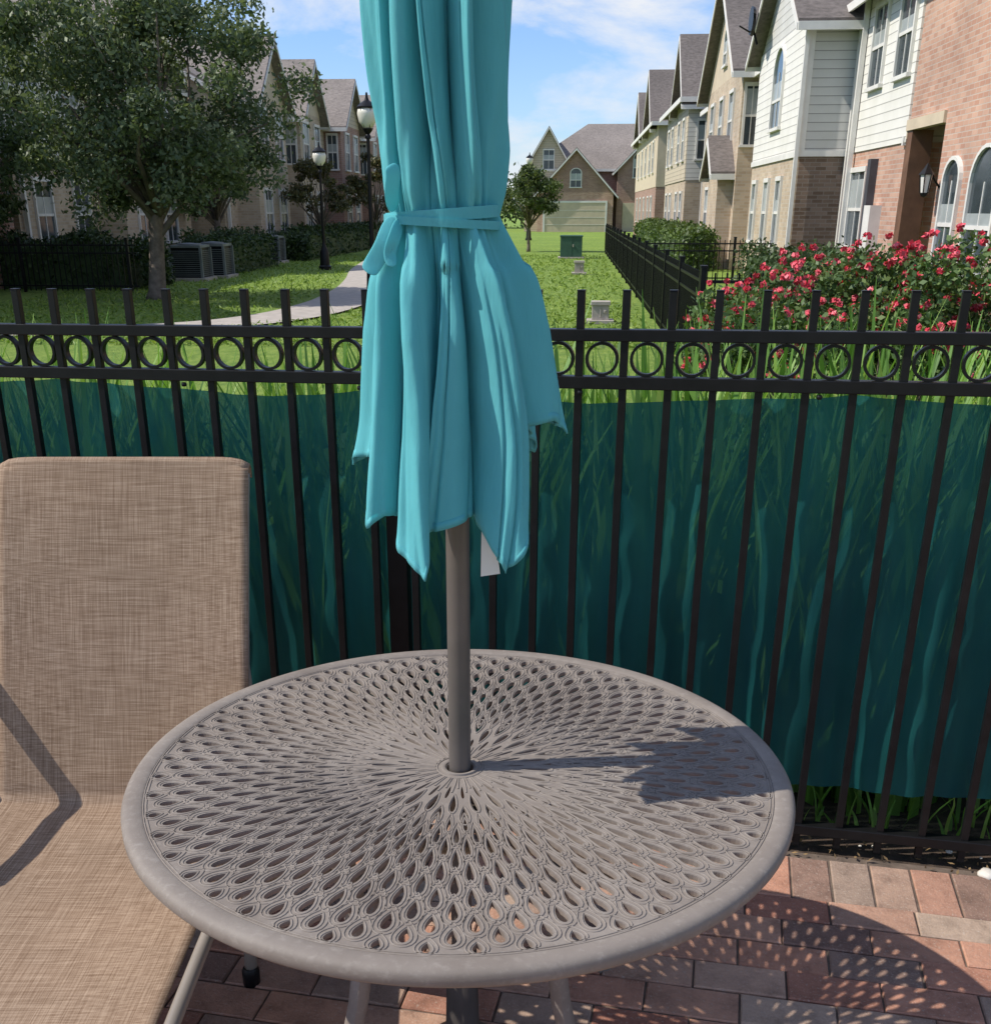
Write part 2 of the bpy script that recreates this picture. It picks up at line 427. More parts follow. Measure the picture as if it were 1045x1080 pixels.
rows=[(.098,24,.050,.0080),(.140,24,.060,.0130),(.180,24,.056,.0165),(.212,48,.042,.0082),(.248,48,.050,.0110),(.285,48,.054,.0132),(.322,48,.056,.0150),(.359,48,.057,.0168),(.395,48,.056,.0182),(.430,48,.053,.0195),(.464,48,.049,.0205),(.497,48,.044,.0212),(.527,48,.037,.021),(.553,48,.024,.019)]
def drop(r,th,L,w,npt,m_=.75,sh=0):
    ct,st=math.cos(th),math.sin(th); out=[]
    for q in range(npt):
        a=2*pi*q/npt; rr=r+sh-L/2*math.cos(a); ww=w/2*math.sin(a)*abs(math.sin(a/2))**m_*1.18
        out.append((rr*ct-ww*st,rr*st+ww*ct))
    return out
pts2=[];edges=[];holes={}
def addloop(pts):
    o=len(pts2); pts2.extend([Vector(p) for p in pts]); k=len(pts)
    edges.extend([(o+i,o+(i+1)%k) for i in range(k)])
addloop([(.577*math.cos(a),.577*math.sin(a)) for a in np.linspace(0,2*pi,181)[:-1]])
addloop([(.0255*math.cos(a),.0255*math.sin(a)) for a in np.linspace(0,2*pi,33)[:-1]])
for ri,(r,n,L,w) in enumerate(rows):
    off=.5*(ri%2)
    if n==24: off=.5*(ri%2)+.25
    for i in range(n):
        th=2*pi*(i+off)/n
        hp=drop(r,th,L*.92,w*.80,14); addloop(hp); holes[(ri,i)]=hp
        if ri>0:
            spl(rc,drop(r,th,L*1.18,w*1.26,16,.9,0))
            if ri>2: spl(rc,drop(r,th,L*1.7,w*1.95,20,.9,-.004))
res=delaunay_2d_cdt(pts2,edges,[],0,1e-6)
V2,F2=res[0],res[2]
def pip(p,poly):
    x,y=p; ins=False; j=len(poly)-1
    for i in range(len(poly)):
        xi,yi=poly[i];xj,yj=poly[j]
        if (yi>y)!=(yj>y) and x<(xj-xi)*(y-yi)/(yj-yi)+xi: ins=not ins
        j=i
    return ins
keepF=[]
for f_ in F2:
    c_=(V2[f_[0]]+V2[f_[1]]+V2[f_[2]])/3; r=c_.length
    if r<.0252: continue
    th=math.atan2(c_.y,c_.x)%(2*pi); bad=False
    for ri,(r0,n,L,w) in enumerate(rows):
        if abs(r-r0)<L*.5:
            off=.5*(ri%2)+(.25 if n==24 else 0)
            i=round(th*n/(2*pi)-off)%n
            if pip((c_.x,c_.y),holes[(ri,i)]): bad=True;break
    if not bad: keepF.append(list(f_))
b=MB(); b.add([(p.x,p.y,0) for p in V2],keepF); lt=b.build('lattice_top',[M_alu],te,(0,0,TZ-.003))
if sum(p.normal.z for p in lt.data.polygons)<0: lt.data.flip_normals()
md=lt.modifiers.new('s','SOLIDIFY'); md.thickness=.009; md.offset=-1
for rr in (.572,.5665): spl(rc,[(rr*math.cos(a),rr*math.sin(a)) for a in np.linspace(0,2*pi,121)[:-1]])
spl(rc,[(.043*math.cos(a),.043*math.sin(a)) for a in np.linspace(0,2*pi,49)[:-1]])
for i in range(48):
    th=2*pi*i/48; spl(rc,[(r*math.cos(th+.03*math.sin(r*30)*(1 if i%2 else -1)),r*math.sin(th+.03*math.sin(r*30)*(1 if i%2 else -1))) for r in np.linspace(.046,.10 if i%2 else .085,6)],cyc=False)
ro=bpy.data.objects.new('ridges',rc); COL.objects.link(ro); ro.parent=te; ro.location=(0,0,TZ-.0030); rc.materials.append(M_alu)
b=MB()
b.lathe([(.574,TZ-.002),(.578,TZ),(.598,TZ),(.606,TZ-.003),(.610,TZ-.009),(.610,TZ-.024),(.606,TZ-.030),(.600,TZ-.032),(.594,TZ-.028),(.592,TZ-.014),(.574,TZ-.013)],160,closed=True)
b.build('rim',[M_alu],te,autosm=.9)
b=MB(); b.lathe([(.0275,TZ-.03),(.0275,TZ-.001),(.030,TZ+.0005),(.0345,TZ+.0005),(.036,TZ-.004),(.036,TZ-.03)],48,closed=True)
for a in range(4):
    an=pi/4+a*pi/2; ux,uy=math.cos(an),math.sin(an)
    pts=[];rad=[]
    for u in np.linspace(0,1,14):
        z=TZ-.03-(TZ-.045)*u
        r=.30-.06*math.sin(u*pi)+.16*u**3
        pts.append((ux*r,uy*r,z)); rad.append(.036-.008*u)
    b.tube(pts,rad,10,flat=.6)
    b.tube([(ux*.56,uy*.56,TZ-.03),(ux*.42,uy*.42,TZ-.05),(ux*.29,uy*.29,TZ-.10)],[.010,.012,.012],8)
    b.lathe([(.0,.0),(.03,.0),(.03,.018),(.0,.02)],16,(ux*.46,uy*.46))
    a2=an+pi/2; vx,vy=math.cos(a2),math.sin(a2)
    b.tube([(ux*.255,uy*.255,.44),(ux*.16+vx*.16,uy*.16+vy*.16,.42),(vx*.255,vy*.255,.44)],.015,8)
    b.tube([(ux*.3,uy*.3,TZ-.05),(vx*.3,vy*.3,TZ-.05)],.012,8)
b.build('base',[M_alu],te,autosm=.7)

# ---------------------------------------------------------------- umbrella
um=empty('patio_umbrella',TC)
M_pole=simple('pole_bronze',(.14,.122,.11),.42,.15,8,metal=.3)
M_base=simple('umbrella_base_dark',(.05,.042,.038),.6,.3,8)
b=MB(); b.tube([(0,0,.0),(0,0,1.2),(.0,0,2.55)],.0205,24)
b.lathe([(.0,2.62),(.015,2.60),(.02,2.57),(.012,2.545),(0,2.54)],16,(0,0))
b.lathe([(.022,.02),(.085,.02),(.09,.035),(.08,.06),(.05,.09),(.035,.11),(.03,.30),(.022,.31)],48,m=1)
b.build('pole_and_base',[M_pole,M_base],um,autosm=.7)
m,nt,bb=newmat('turquoise_canvas'); co=objco(nt)
f=noise(nt,co,6,5); wv=noise(nt,mapping(nt,co,(700,700,90)),1,2); wr=noise(nt,mapping(nt,co,(14,14,3)),1.5,5,.6)
c=ramp(nt,f,[(.3,(.145,.57,.62)),(.7,(.18,.65,.70))])
nt.links.new(c,bb.inputs['Base Color']); bb.inputs['Roughness'].default_value=.8
h=math_(nt,'ADD',math_(nt,'MULTIPLY',wv,.03),wr); bump(nt,bb,h,.28,.014)
t=N(nt,'ShaderNodeBsdfTranslucent'); nt.links.new(mixc(nt,1.0,c,(.7,1,1),'MULTIPLY'),t.inputs[0]); nt.links.new(bb.inputs['Normal'].links[0].from_socket,t.inputs['Normal'])
ms=N(nt,'ShaderNodeMixShader'); ms.inputs[0].default_value=.40
nt.links.new(bb.outputs[0],ms.inputs[1]); nt.links.new(t.outputs[0],ms.inputs[2]); nt.links.new(ms.outputs[0],nt.nodes['Material Output'].inputs[0])
M_canv=m
# angle, weight, hem z of the ridge, lean of the pleat, raise of the valley after it
folds=[(18,1.0,1.29,.3,.05),(60,.9,1.27,.3,.05),(100,.9,1.25,.25,.05),(140,.9,1.26,.2,.05),(178,1.04,1.275,-.20,.055),(206,1.02,1.205,.28,.05),(238,1.03,1.135,.24,.085),(270,.86,1.20,-.30,.05),(306,1.05,1.145,-.14,.085),(352,1.10,1.335,.30,.05)]
NF=len(folds); fa=[math.radians(q[0]) for q in folds]
def fold_at(th):
    th%=2*pi
    for i in range(NF):
        a0=fa[i]; a1=fa[(i+1)%NF]+(2*pi if i==NF-1 else 0)
        t_=th if th>=a0 else th+2*pi
        if a0<=t_<=a1:
            u=(t_-a0)/(a1-a0); return i,(i+1)%NF,u
    return NF-1,0,.5
zk=[1.10,1.25,1.40,1.50,1.58,1.635,1.67,1.705,1.76,1.86,2.0,2.2,2.4,2.52]
Rk=[.172,.166,.154,.141,.122,.097,.080,.092,.100,.104,.107,.085,.045,.022]
dk=[.56,.54,.54,.50,.46,.38,.22,.32,.42,.48,.50,.48,.4,.2]
nth=600; nz=150; vs=[]
def canopy(th,z,i,j,u):
    R=np.interp(z,zk,Rk); d=np.interp(z,zk,dk)
    e=abs(2*u-1)
    w=folds[i][1]*(1-u)+folds[j][1]*u
    sm=.5-.5*math.cos(pi*u); sw=folds[i][3]*(1-sm)+folds[j][3]*sm
    pw=float(np.interp(z,[1.1,1.5,1.7],[.42,.5,.7]))
    shp=(.5-.5*math.cos(pi*e)+.002)**pw
    rr=R*w**(1 if z<1.6 else .3)*((1-d)+d*shp)
    amp=np.interp(z,[1.1,1.55,1.67,1.8,2.2],[1.2,.9,.35,.8,.6])
    nv=Vector((math.cos(th)*2.2,math.sin(th)*2.2,z*2.1))
    rr+=amp*.018*mnoise.noise(nv)
    nv=Vector((math.cos(th)*6.5,math.sin(th)*6.5,z*3.2+5)); rr+=amp*.012*mnoise.noise(nv)
    nv=Vector((math.cos(th)*13,math.sin(th)*13,z*7+2)); rr+=amp*.004*mnoise.noise(nv)
    # soft secondary creases running down the panels
    rr-=amp*.010*max(0,1-abs(mnoise.noise(Vector((math.cos(th)*5,math.sin(th)*5,z*.9+30))))*9)
    k=math.exp(-((z-1.66)/.13)**2); rr+=k*.0055*math.sin(th*25+2.5*math.sin(z*12)+3*mnoise.noise(Vector((th,z*3,0))))
    a=th+sw*shp*np.interp(z,[1.1,1.4,1.67,1.8,2.4],[1.1,.9,.35,.7,.9])+.30*mnoise.noise(Vector((math.cos(th)*1.5,math.sin(th)*1.5,z*1.8+9)))
    return rr,a
for iz in range(nz+1):
    v=iz/nz
    for it in range(nth):
        th=2*pi*it/nth; i,j,u=fold_at(th)
        e=abs(2*u-1); sm=.5-.5*math.cos(pi*u)
        hr=folds[i][2]*(1-sm)+folds[j][2]*sm
        hem=hr+folds[i][4]*(1-e)**.8+.016*mnoise.noise(Vector((math.cos(th)*4,math.sin(th)*4,3)))
        z=hem+(2.50-hem)*v
        rr,a=canopy(th,z,i,j,u)
        flare=1+.05*math.exp(-(z-hem)/.04)*(.6+mnoise.noise(Vector((math.cos(th)*7,math.sin(th)*7,0)))*2)
        cx=float(np.interp(z,[1.1,1.35,1.67,1.95,2.5],[.000,-.002,-.018,-.018,0]))
        vs.append((rr*flare*math.cos(a)+cx,rr*flare*math.sin(a)*.92,z))
fs=[]
for iz in range(nz):
    for it in range(nth):
        fs.append((iz*nth+it,iz*nth+(it+1)%nth,(iz+1)*nth+(it+1)%nth,(iz+1)*nth+it))
b=MB(); b.add(vs,fs); o=b.build('canopy',[M_canv],um,smooth=True)
md=o.modifiers.new('s','SOLIDIFY'); md.thickness=.0022; md.offset=0
b=MB(); vv=[];ff=[]
for it in range(nth):
    p0=Vector(vs[it]); p1=Vector(vs[nth+it]); d=Vector((p0.x,p0.y,0)).normalized()*.0018
    up=(p1-p0).normalized()
    vv+=[p0+d,p0+d+up*.014,p0-d+up*.014,p0-d]
for it in range(nth):
    j=(it+1)%nth
    for q in range(4): ff.append((it*4+q,it*4+(q+1)%4,j*4+(q+1)%4,j*4+q))
b.add(vv,ff); b.build('hem_band',[M_canv],um,smooth=True)
SX=-.018
def strap(zc,tilt,w,rx,ry,cx):
    P=MB(); n=72; vv=[]
    for k in range(n):
        a=2*pi*k/n; zz=zc+tilt*math.cos(a)
        wob=1+.02*math.sin(5*a)
        for ro_,dz in ((0,-w/2),(.003,-w/2),(.003,w/2),(0,w/2)):
            vv.append(((rx*wob+ro_)*math.cos(a)+cx,(ry*wob+ro_)*math.sin(a),zz+dz))
    ff=[]
    for k in range(n):
        for q in range(4): ff.append((k*4+q,k*4+(q+1)%4,((k+1)%n)*4+(q+1)%4,((k+1)%n)*4+q))
    P.add(vv,ff); return P
strap(1.672,.006,.017,.085,.081,SX).build('tie_strap',[M_canv],um,autosm=.8)
strap(1.662,-.005,.012,.0875,.0835,SX).build('tie_strap_under',[M_canv],um,autosm=.8)
def ribbon(pts,w,nrm,name):
    pts=[Vector(p)+Vector((.022,0,0)) for p in pts]; P=MB(); vv=[]
    for i,p in enumerate(pts):
        d=(pts[min(i+1,len(pts)-1)]-pts[max(i-1,0)]).normalized(); s_=d.cross(Vector(nrm)).normalized()*w/2
        vv+=[p+s_,p-s_]
    P.add(vv,[(2*i,2*i+1,2*i+3,2*i+2) for i in range(len(pts)-1)])
    o=P.build(name,[M_canv],um,smooth=True); md=o.modifiers.new('s','SOLIDIFY'); md.thickness=.003
    md=o.modifiers.new('ss','SUBSURF'); md.levels=2; md.render_levels=2
ribbon([(-.105,-.055,1.67),(-.118,-.075,1.65),(-.124,-.085,1.63),(-.142,-.08,1.605),(-.150,-.09,1.592)],.030,(0.3,-1,.5),'tie_end_a')
ribbon([(-.108,-.055,1.675),(-.112,-.085,1.70),(-.104,-.09,1.73),(-.112,-.09,1.74)],.026,(.5,-1,.1),'tie_loop')
ribbon([(-.10,-.06,1.668),(-.108,-.085,1.64),(-.118,-.078,1.62),(-.112,-.088,1.60)],.022,(.4,-1,-.2),'tie_end_b')
b=MB(); 
for a in range(8):
    an=a*pi/4+.35; b.tube([(math.cos(an)*.045,math.sin(an)*.045,1.22),(math.cos(an)*.030-.012,math.sin(an)*.030,1.75),(0,0,2.5)],.005,6)
b.lathe([(.021,1.30),(.032,1.30),(.032,1.36),(.021,1.36)],20,(0,0),closed=True)
b.build('ribs',[M_black],um,smooth=True)
b=MB(); b.prism([(.040,-.09,1.120),(.072,-.10,1.128),(.066,-.10,1.170),(.042,-.09,1.235)],(0,.001,0)); b.build('label_tag',[M_trim],um)

# ---------------------------------------------------------------- sling chairs
m,nt,bb=newmat('sling_weave'); co=objco(nt)
a_=noise(nt,mapping(nt,co,(520,9,9)),1,2,.6); c_=noise(nt,mapping(nt,co,(9,380,380)),1,2,.6)
mx=math_(nt,'MULTIPLY',math_(nt,'ADD',a_,c_),.5)
lf=noise(nt,co,2.5,4)
c=ramp(nt,mx,[(.36,(.175,.112,.072)),(.5,(.275,.192,.133)),(.64,(.39,.29,.21))])
c=mixc(nt,1.0,c,ramp(nt,lf,[(.3,(.9,.9,.9)),(.7,(1.06,1.04,1.02))]),'MULTIPLY')
nt.links.new(c,bb.inputs['Base Color']); bb.inputs['Roughness'].default_value=.85; bb.inputs['Specular IOR Level'].default_value=.2
bump(nt,bb,mx,.4,.001); M_sling=m
M_frame=simple('chair_frame_taupe',(.36,.32,.28),.4,.1,6,metal=.3)
def chair(cx,cy,arms,seatL,name='sling_lounge_chair'):
    e=empty(name,(cx,cy,0)); hw=.296
    prof=[(.325,1.135),(.285,1.06),(.215,.90),(.14,.72),(.07,.55),(.025,.445),(.008,.408),(-.03,.398),(-.2,.396),(-.4,.402),(-.6,.408),(-.8,.411),(-1.0,.41)]
    prof=[p for p in prof if p[0]>=-seatL]
    T=np.linspace(0,len(prof)-1,110)
    Pp=np.array(prof)
    def cr(u):
        i=min(int(u),len(prof)-2); f=u-i; p0=Pp[max(i-1,0)];p1=Pp[i];p2=Pp[i+1];p3=Pp[min(i+2,len(prof)-1)]
        return .5*((2*p1)+(-p0+p2)*f+(2*p0-5*p1+4*p2-p3)*f*f+(-p0+3*p1-3*p2+p3)*f**3)
    C=[cr(u) for u in T]
    C=[C[0]+np.array([.026,-.03]),C[0]+np.array([.025,-.008]),C[0]+np.array([.014,.006])]+C
    K=len(C); b=MB(); nxx=28; vs=[]
    for k,p in enumerate(C):
        for i in range(nxx+1):
            q=i/nxx*2-1; sag=.016*(1-q*q)*min(1,max(0,(k-3)/22))
            d=C[min(k+1,K-1)]-C[max(k-1,0)]; d=d/np.linalg.norm(d); nrm=np.array([d[1],-d[0]])
            if nrm[1]>0 : nrm=-nrm
            if abs(nrm[1])<.5 and nrm[0]<0: nrm=-nrm
            cr_=-.016*abs(q)**14 if k<6 else 0
            vs.append((q*hw,p[0]+nrm[0]*sag,p[1]+nrm[1]*sag+cr_))
    fs=[(k*(nxx+1)+i,k*(nxx+1)+i+1,(k+1)*(nxx+1)+i+1,(k+1)*(nxx+1)+i) for k in range(K-1) for i in range(nxx)]
    b.add(vs,fs); o=b.build('sling',[M_sling],e,smooth=True); md=o.modifiers.new('s','SOLIDIFY'); md.thickness=.004
    f_=MB()
    for sg in (-1,1):
        pts=[(sg*(hw-.012),p[0]+.018,p[1]-.018) for p in C[6::3]]
        f_.tube([q for q in pts if q[1]>-.02],.011,10)
        pts2=[(sg*(hw+.020),p[0],p[1]-.020) for p in C if p[0]<-.05 and p[1]<.53]
        f_.tube([(sg*(hw-.008),.03,.40)]+pts2[::2],.0145,10)
        yb=pts2[-1][1]
        f_.tube([(sg*(hw+.02),-.14,.375),(sg*(hw+.018),-.165,.2),(sg*(hw+.012),-.175,.01)],[.016,.015,.015],10)
        f_.tube([(sg*(hw+.02),yb+.1,.385),(sg*(hw+.02),yb+.05,.2),(sg*(hw+.02),yb+.02,.01)],.015,10)
        f_.tube([(sg*(hw-.03),.20,.75),(sg*(hw-.03),.27,.35),(sg*(hw-.03),.32,.01)],.014,10)
        if arms:
            A=[(.17,.80),(.10,.79),(-.02,.73),(-.14,.69),(-.28,.68),(-.40,.66),(-.46,.60),(-.44,.53),(-.38,.51),(-.34,.545),(-.36,.58)]
            f_.tube([(sg*(hw+.035),y,z) for y,z in A],[.019]*8+[.016,.013,.01],10)
            f_.tube([(sg*(hw+.03),-.40,.66),(sg*(hw+.03),-.36,.50),(sg*(hw+.03),-.38,.40)],.014,10)
    f_.tube([(-hw+.02,.339,1.108),(hw-.02,.339,1.108)],.009,10)
    yb=-seatL; f_.tube([(-hw-.02,yb,.39),(hw+.02,yb,.39)],.0145,10)
    f_.tube([(-hw,-.15,.36),(hw,-.15,.36)],.012,8)
    f_.build('frame',[M_frame],e,smooth=True)
    ft=MB()
    for sg in (-1,1): ft.lathe([(0,0.012),(.02,.012),(.021,.05),(.016,.06)],12,(sg*(hw+.012),-.175))
    ft.build('feet',[M_black],e,smooth=True)
chair(-.855,2.275,False,1.1)
chair(-1.60,2.33,True,.55,'sling_armchair')

# ---------------------------------------------------------------- house builder
class House:
    def __init__(s,name,s0,t0,mats):
        s.e=empty(name,W(s0,t0),RZ); s.s0=s0;s.t0=t0; s.mats=mats
        s.w=MB(); s.r=MB(); s.g=MB(); s.name=name
    def box(s,s0,s1,t0,t1,z0,z1,m): s.w.box(s0-s.s0,s1-s.s0,t0-s.t0,t1-s.t0,z0,z1,m)
    def P(s,a,b_,z,axis):
        return (b_-s.s0,a-s.t0,z) if axis=='t' else (a-s.s0,b_-s.t0,z)
    def gable(s,axis,a0,a1,b0,b1,ze,zr,wm,ov=.35,th=.12,rm=0):
        mid=(b0+b1)/2; P=lambda a,b_,z:s.P(a,b_,z,axis)
        vec=Vector(P(a1,0,0))-Vector(P(a0,0,0))
        s.w.prism([P(a0,b0,ze),P(a0,b1,ze),P(a0,mid,zr)],vec,wm)
        sl_=(zr-ze)/(mid-b0)
        A0=a0-ov;A1=a1+ov; vec=Vector(P(A1,0,0))-Vector(P(A0,0,0))
        for sg,bb_ in ((-1,b0),(1,b1)):
            be=bb_+sg*ov; zel=ze-sl_*ov
            s.r.prism([P(A0,be,zel+.02),P(A0,mid,zr+.02),P(A0,mid,zr+.02+th),P(A0,be,zel+.02+th)],vec,rm)
            for AA in (A0-.03,A1):
                v2=Vector(P(AA+.03,0,0))-Vector(P(AA,0,0))
                s.g.prism([P(AA,be,zel-.08),P(AA,mid,zr-.08),P(AA,mid,zr+.06),P(AA,be,zel+.06)],v2,0)
            s.g.prism([P(A0,be,zel-.08),P(A0,be+sg*.05,zel-.08),P(A0,be+sg*.05,zel+.08),P(A0,be,zel+.08)],vec,0)
    def hip(s,s0,s1,t0,t1,ze,zr,ov=.4,rm=0):
        s0-=ov;s1+=ov;t0-=ov;t1+=ov; S0,T0=s.s0,s.t0
        w=(s1-s0)/2; ms=(s0+s1)/2; h=min(w,(t1-t0)/2)
        if (t1-t0)>=(s1-s0): ra=(ms,t0+h); rb=(ms,t1-h); F=[(0,1,4),(1,2,5,4),(2,3,5),(3,0,4,5),(3,2,1,0)]
        else:
            mt=(t0+t1)/2; ra=(s0+h,mt); rb=(s1-h,mt); F=[(0,1,5,4),(1,2,5),(2,3,4,5),(3,0,4),(3,2,1,0)]
        v=[(s0-S0,t0-T0,ze),(s1-S0,t0-T0,ze),(s1-S0,t1-T0,ze),(s0-S0,t1-T0,ze),(ra[0]-S0,ra[1]-T0,zr),(rb[0]-S0,rb[1]-T0,zr)]
        s.r.add(v,F,rm)
        s.g.box(s0-.04-S0,s0-S0,t0-T0,t1-T0,ze-.14,ze+.05,0); s.g.box(s0-S0,s1-S0,t0-.04-T0,t0-T0,ze-.14,ze+.05,0)
        s.g.box(s1-S0,s1+.04-S0,t0-T0,t1-T0,ze-.14,ze+.05,0)
    def win(s,face,plane,c,w,z0,z1,arch=False,mun=2,shut=False,door=None):
        sg=-1 if face in('-s','-t') else 1; ax=face[1]
        def B(u0,u1,d0,d1,za,zb,m):
            d0=plane+sg*d0; d1=plane+sg*d1
            if ax=='s': s.g.box(d0-s.s0,d1-s.s0,u0-s.t0,u1-s.t0,za,zb,m)
            else: s.g.box(u0-s.s0,u1-s.s0,d0-s.t0,d1-s.t0,za,zb,m)
        gm=1 if door is None else door
        f=.07
        B(c-w/2,c+w/2,-.05,.015,z0,z1,gm)
        B(c-w/2-f,c-w/2,-.05,.06,z0,z1,0); B(c+w/2,c+w/2+f,-.05,.06,z0,z1,0)
        B(c-w/2-f-.04,c+w/2+f+.04,-.05,.09,z0-f,z0,0)
        if door is None:
            zm=(z0+z1)/2; B(c-w/2,c+w/2,-.04,.04,zm-.03,zm+.03,0)
            B(c-w/2,c+w/2,-.04,.02,zm+.03,zm+.03+(z1-zm)*random.uniform(.2,.9),6)
            if mun>1: B(c-.015,c+.015,-.04,.03,z0,zm-.03,0); B(c-.015,c+.015,-.04,.03,zm+.03,z1,0)
        if arch:
            n=12; P_=lambda u,d,z:((plane+sg*d)-s.s0,u-s.t0,z) if ax=='s' else (u-s.s0,(plane+sg*d)-s.t0,z)
            vec=Vector(P_(0,.06,0))-Vector(P_(0,-.05,0)); vg=Vector(P_(0,.015,0))-Vector(P_(0,-.05,0))
            r=w/2; s.g.prism([P_(c+r*math.cos(a),-.05,z1+r*math.sin(a)*.8) for a in np.linspace(0,pi,n)],vg,gm)
            s.g.prism([P_(c+(r+f)*math.cos(a),-.05,z1+(r+f)*math.sin(a)*.8) for a in np.linspace(0,pi,n)]+[P_(c+r*math.cos(a),-.05,z1+r*math.sin(a)*.8) for a in np.linspace(pi,0,n)],vec,0)
        else: B(c-w/2-f,c+w/2+f,-.05,.07,z1,z1+f+.03,0)
        if shut:
            for q in (-1,1):
                u=c+q*(w/2+f+.2); B(u-.17,u+.17,-.02,.05,z0,z1,2)
    def spout(s,ss,tt,z1,r=.05): s.g.box(ss-r-s.s0,ss+r-s.s0,tt-r-s.t0,tt+r-s.t0,0,z1,0)
    def done(s):
        s.w.build('walls',s.mats,s.e); s.r.build('roof',[M_roof,M_roofL],s.e); s.g.build('windows_and_trim',[M_trim,M_glass,M_shut,M_door,M_stucco,M_black,M_blind],s.e)
M_blind=simple('window_blind',(.35,.38,.38),.3,.15,3)

# --- right row
h=House('brick_townhouse',6,12,[M_brickA,M_sidW,M_stucco,M_brickB])
h.box(6,14,8,20.6,0,5.8,0)
h.box(6.01,14,20.6,22.8,3.1,5.8,0); h.box(7.4,14,20.6,22.8,0,3.1,2)
h.box(6,14,22.8,27,0,2.8,0); h.box(5.97,14,22.803,27,2.8,5.8,1)
h.g.box(-.03,.12,10.75-.0,10.8,2.85,3.1,4); h.g.box(-.05,.1,8.6,10.8,2.98,3.16,4)
h.g.box(-.02,.35,10.45,10.79,0,2.98,3)
h.gable('t',8,27,5.97,14,5.8,9.0,0)
h.win('-s',5.97,25.6,.95,3.95,5.35); h.win('-s',5.97,23.6,.95,3.95,5.35)
h.win('-s',6,26.1,1.2,.95,2.4); h.win('-s',6,19.75,.75,.8,2.1,arch=True); h.win('-s',6,18.2,1.15,.8,2.05,arch=True)
h.win('-s',6,16.2,1.0,.8,2.05,arch=True); h.win('-s',6,17.8,1.2,4.25,5.4); h.win('-s',6,14.3,1.2,4.25,5.4)
h.win('-s',7.4,21.7,.95,.1,2.2,door=3)
h.g.box(-.22,-.0,12.0,12.5,.7,1.75,0); h.g.box(-.15,0,12.7,12.95,.5,2.6,2)
h.spout(5.9,26.8,5.8); h.g.box(-.06,0,10.85,10.95,2.75,2.9,0)
# wall lantern: bracket, cage, panes, cap
lx,ly=-.24,8.42
h.g.tube([(0,ly,2.0),(-.1,ly,2.12),(lx,ly,2.36)],.018,6,5)
h.g.lathe([(.0,1.86),(.05,1.88),(.07,1.93)],6,(lx,ly),5); h.g.lathe([(.065,1.93),(.10,2.20)],6,(lx,ly),0)
for k in range(6):
    a=k*pi/3; h.g.tube([(lx+.07*math.cos(a),ly+.07*math.sin(a),1.93),(lx+.105*math.cos(a),ly+.105*math.sin(a),2.20)],.010,5,5)
h.g.lathe([(.13,2.20),(.12,2.22),(.05,2.31),(.02,2.36),(0,2.38)],6,(lx,ly),5)
h.done()
h=House('siding_townhouse',4.9,27.2,[M_brickB,M_sidG,M_brickT,M_sidW])
h.box(4.9,13,27.2,34,0,2.8,0); h.box(4.885,13,27.185,34,2.8,5.4,1)
h.box(4.87,4.90,27.21,34,0,2.78,2)
h.box(4.86,4.885,27.2,34,2.82,5.4,3)
h.gable('s',4.885,13,27.185,34,5.4,7.5,1)
h.g.box(-.06,8,-.05,-.015,2.74,2.86,0); h.g.box(-.07,-.04,-.02,6.8,2.74,2.86,0)
h.g.box(-.06,.08,-.05,.0,2.86,5.3,0)
h.win('-s',4.86,30.6,1.3,3.5,4.7,arch=True); h.win('-s',4.87,29.2,.6,.9,2.3); h.win('-s',4.87,31,.6,.9,2.3); h.win('-s',4.87,33,.6,.9,2.3)
h.spout(6.0-.1,27.05,5.2); h.spout(4.8,27.1,5.2,.04)
h.g.tube([(-.35,5.6,5.55),(-.5,5.6,5.95)],.03,6,5)
h.g.prism([(-.5+.02,5.6+.42*math.cos(a),6.05+.32*math.sin(a)) for a in np.linspace(0,2*pi,17)[:-1]],(-.08,-.05,.03),5)
h.g.tube([(-.5,5.6,5.8),(-.85,5.45,5.95)],.02,6,5)
h.done()
h=House('beige_townhouse',5.0,34.2,[M_brickT,M_stucco,M_sidB,M_brickT])
h.box(5.3,13,34.2,50,0,5.4,0); h.box(4.7,5.3,36,45,0,5.4,0)
h.gable('t',34.2,50,5.3,13,5.4,8.2,0,ov=.3); h.gable('s',4.7,8,36,45,5.4,8.4,1); h.gable('s',4.2,5,36.4,39,2.7,3.6,1,ov=.2); h.box(4.25,4.7,36.5,38.9,0,2.7,0)
for tt in (38,40.5,43): h.win('-s',4.7,tt,.9,3.4,4.9)
for tt in (40.5,43): h.win('-s',4.7,tt,.9,.9,2.3)
h.win('-s',4.7,40.5,.8,5.9,6.6,arch=True); h.win('-s',5.3,47.5,1,3.4,4.9); h.win('-s',5.3,47.5,1,.9,2.3); h.win('-t',36,5,.35,3.4,4.9)
h.spout(5.2,49.8,5.3); h.done()
h=House('grey_townhouse',4.6,51,[M_brickR,M_sidG,M_brickT,M_sidB])
h.box(4.6,13,51,62,0,2.8,2); h.box(4.59,13,50.985,62,2.8,5.8,1); h.box(4.56,4.59,51,62,2.8,5.8,3)
h.gable('s',4.59,9,51,56.5,5.8,8.3,3); h.hip(4.59,13,51,62,5.8,9.2)
for tt in (52.4,54.6,58,60.2): h.win('-s',4.56,tt,.9,3.6,5.1); h.win('-s',4.6,tt,.9,.9,2.3)
h.win('-t',50.985,5.3,.6,3.6,5); h.done()
h=House('tan_townhouse',4.4,66,[M_brickR,M_stucco,M_brickT,M_sidB])
h.box(4.4,13,66,88,0,2.8,0); h.box(4.38,13,65.985,88,2.8,5.9,1)
h.hip(4.4,13,66,88,5.9,9.8); h.gable('s',4.38,9,68,75,5.9,8.8,1); h.gable('s',4.38,9,79,86,5.9,8.6,1)
for tt in (69,72,76,80,84): h.win('-s',4.38,tt,.9,3.6,5.1); h.win('-s',4.4,tt,.9,.9,2.3)
h.done()
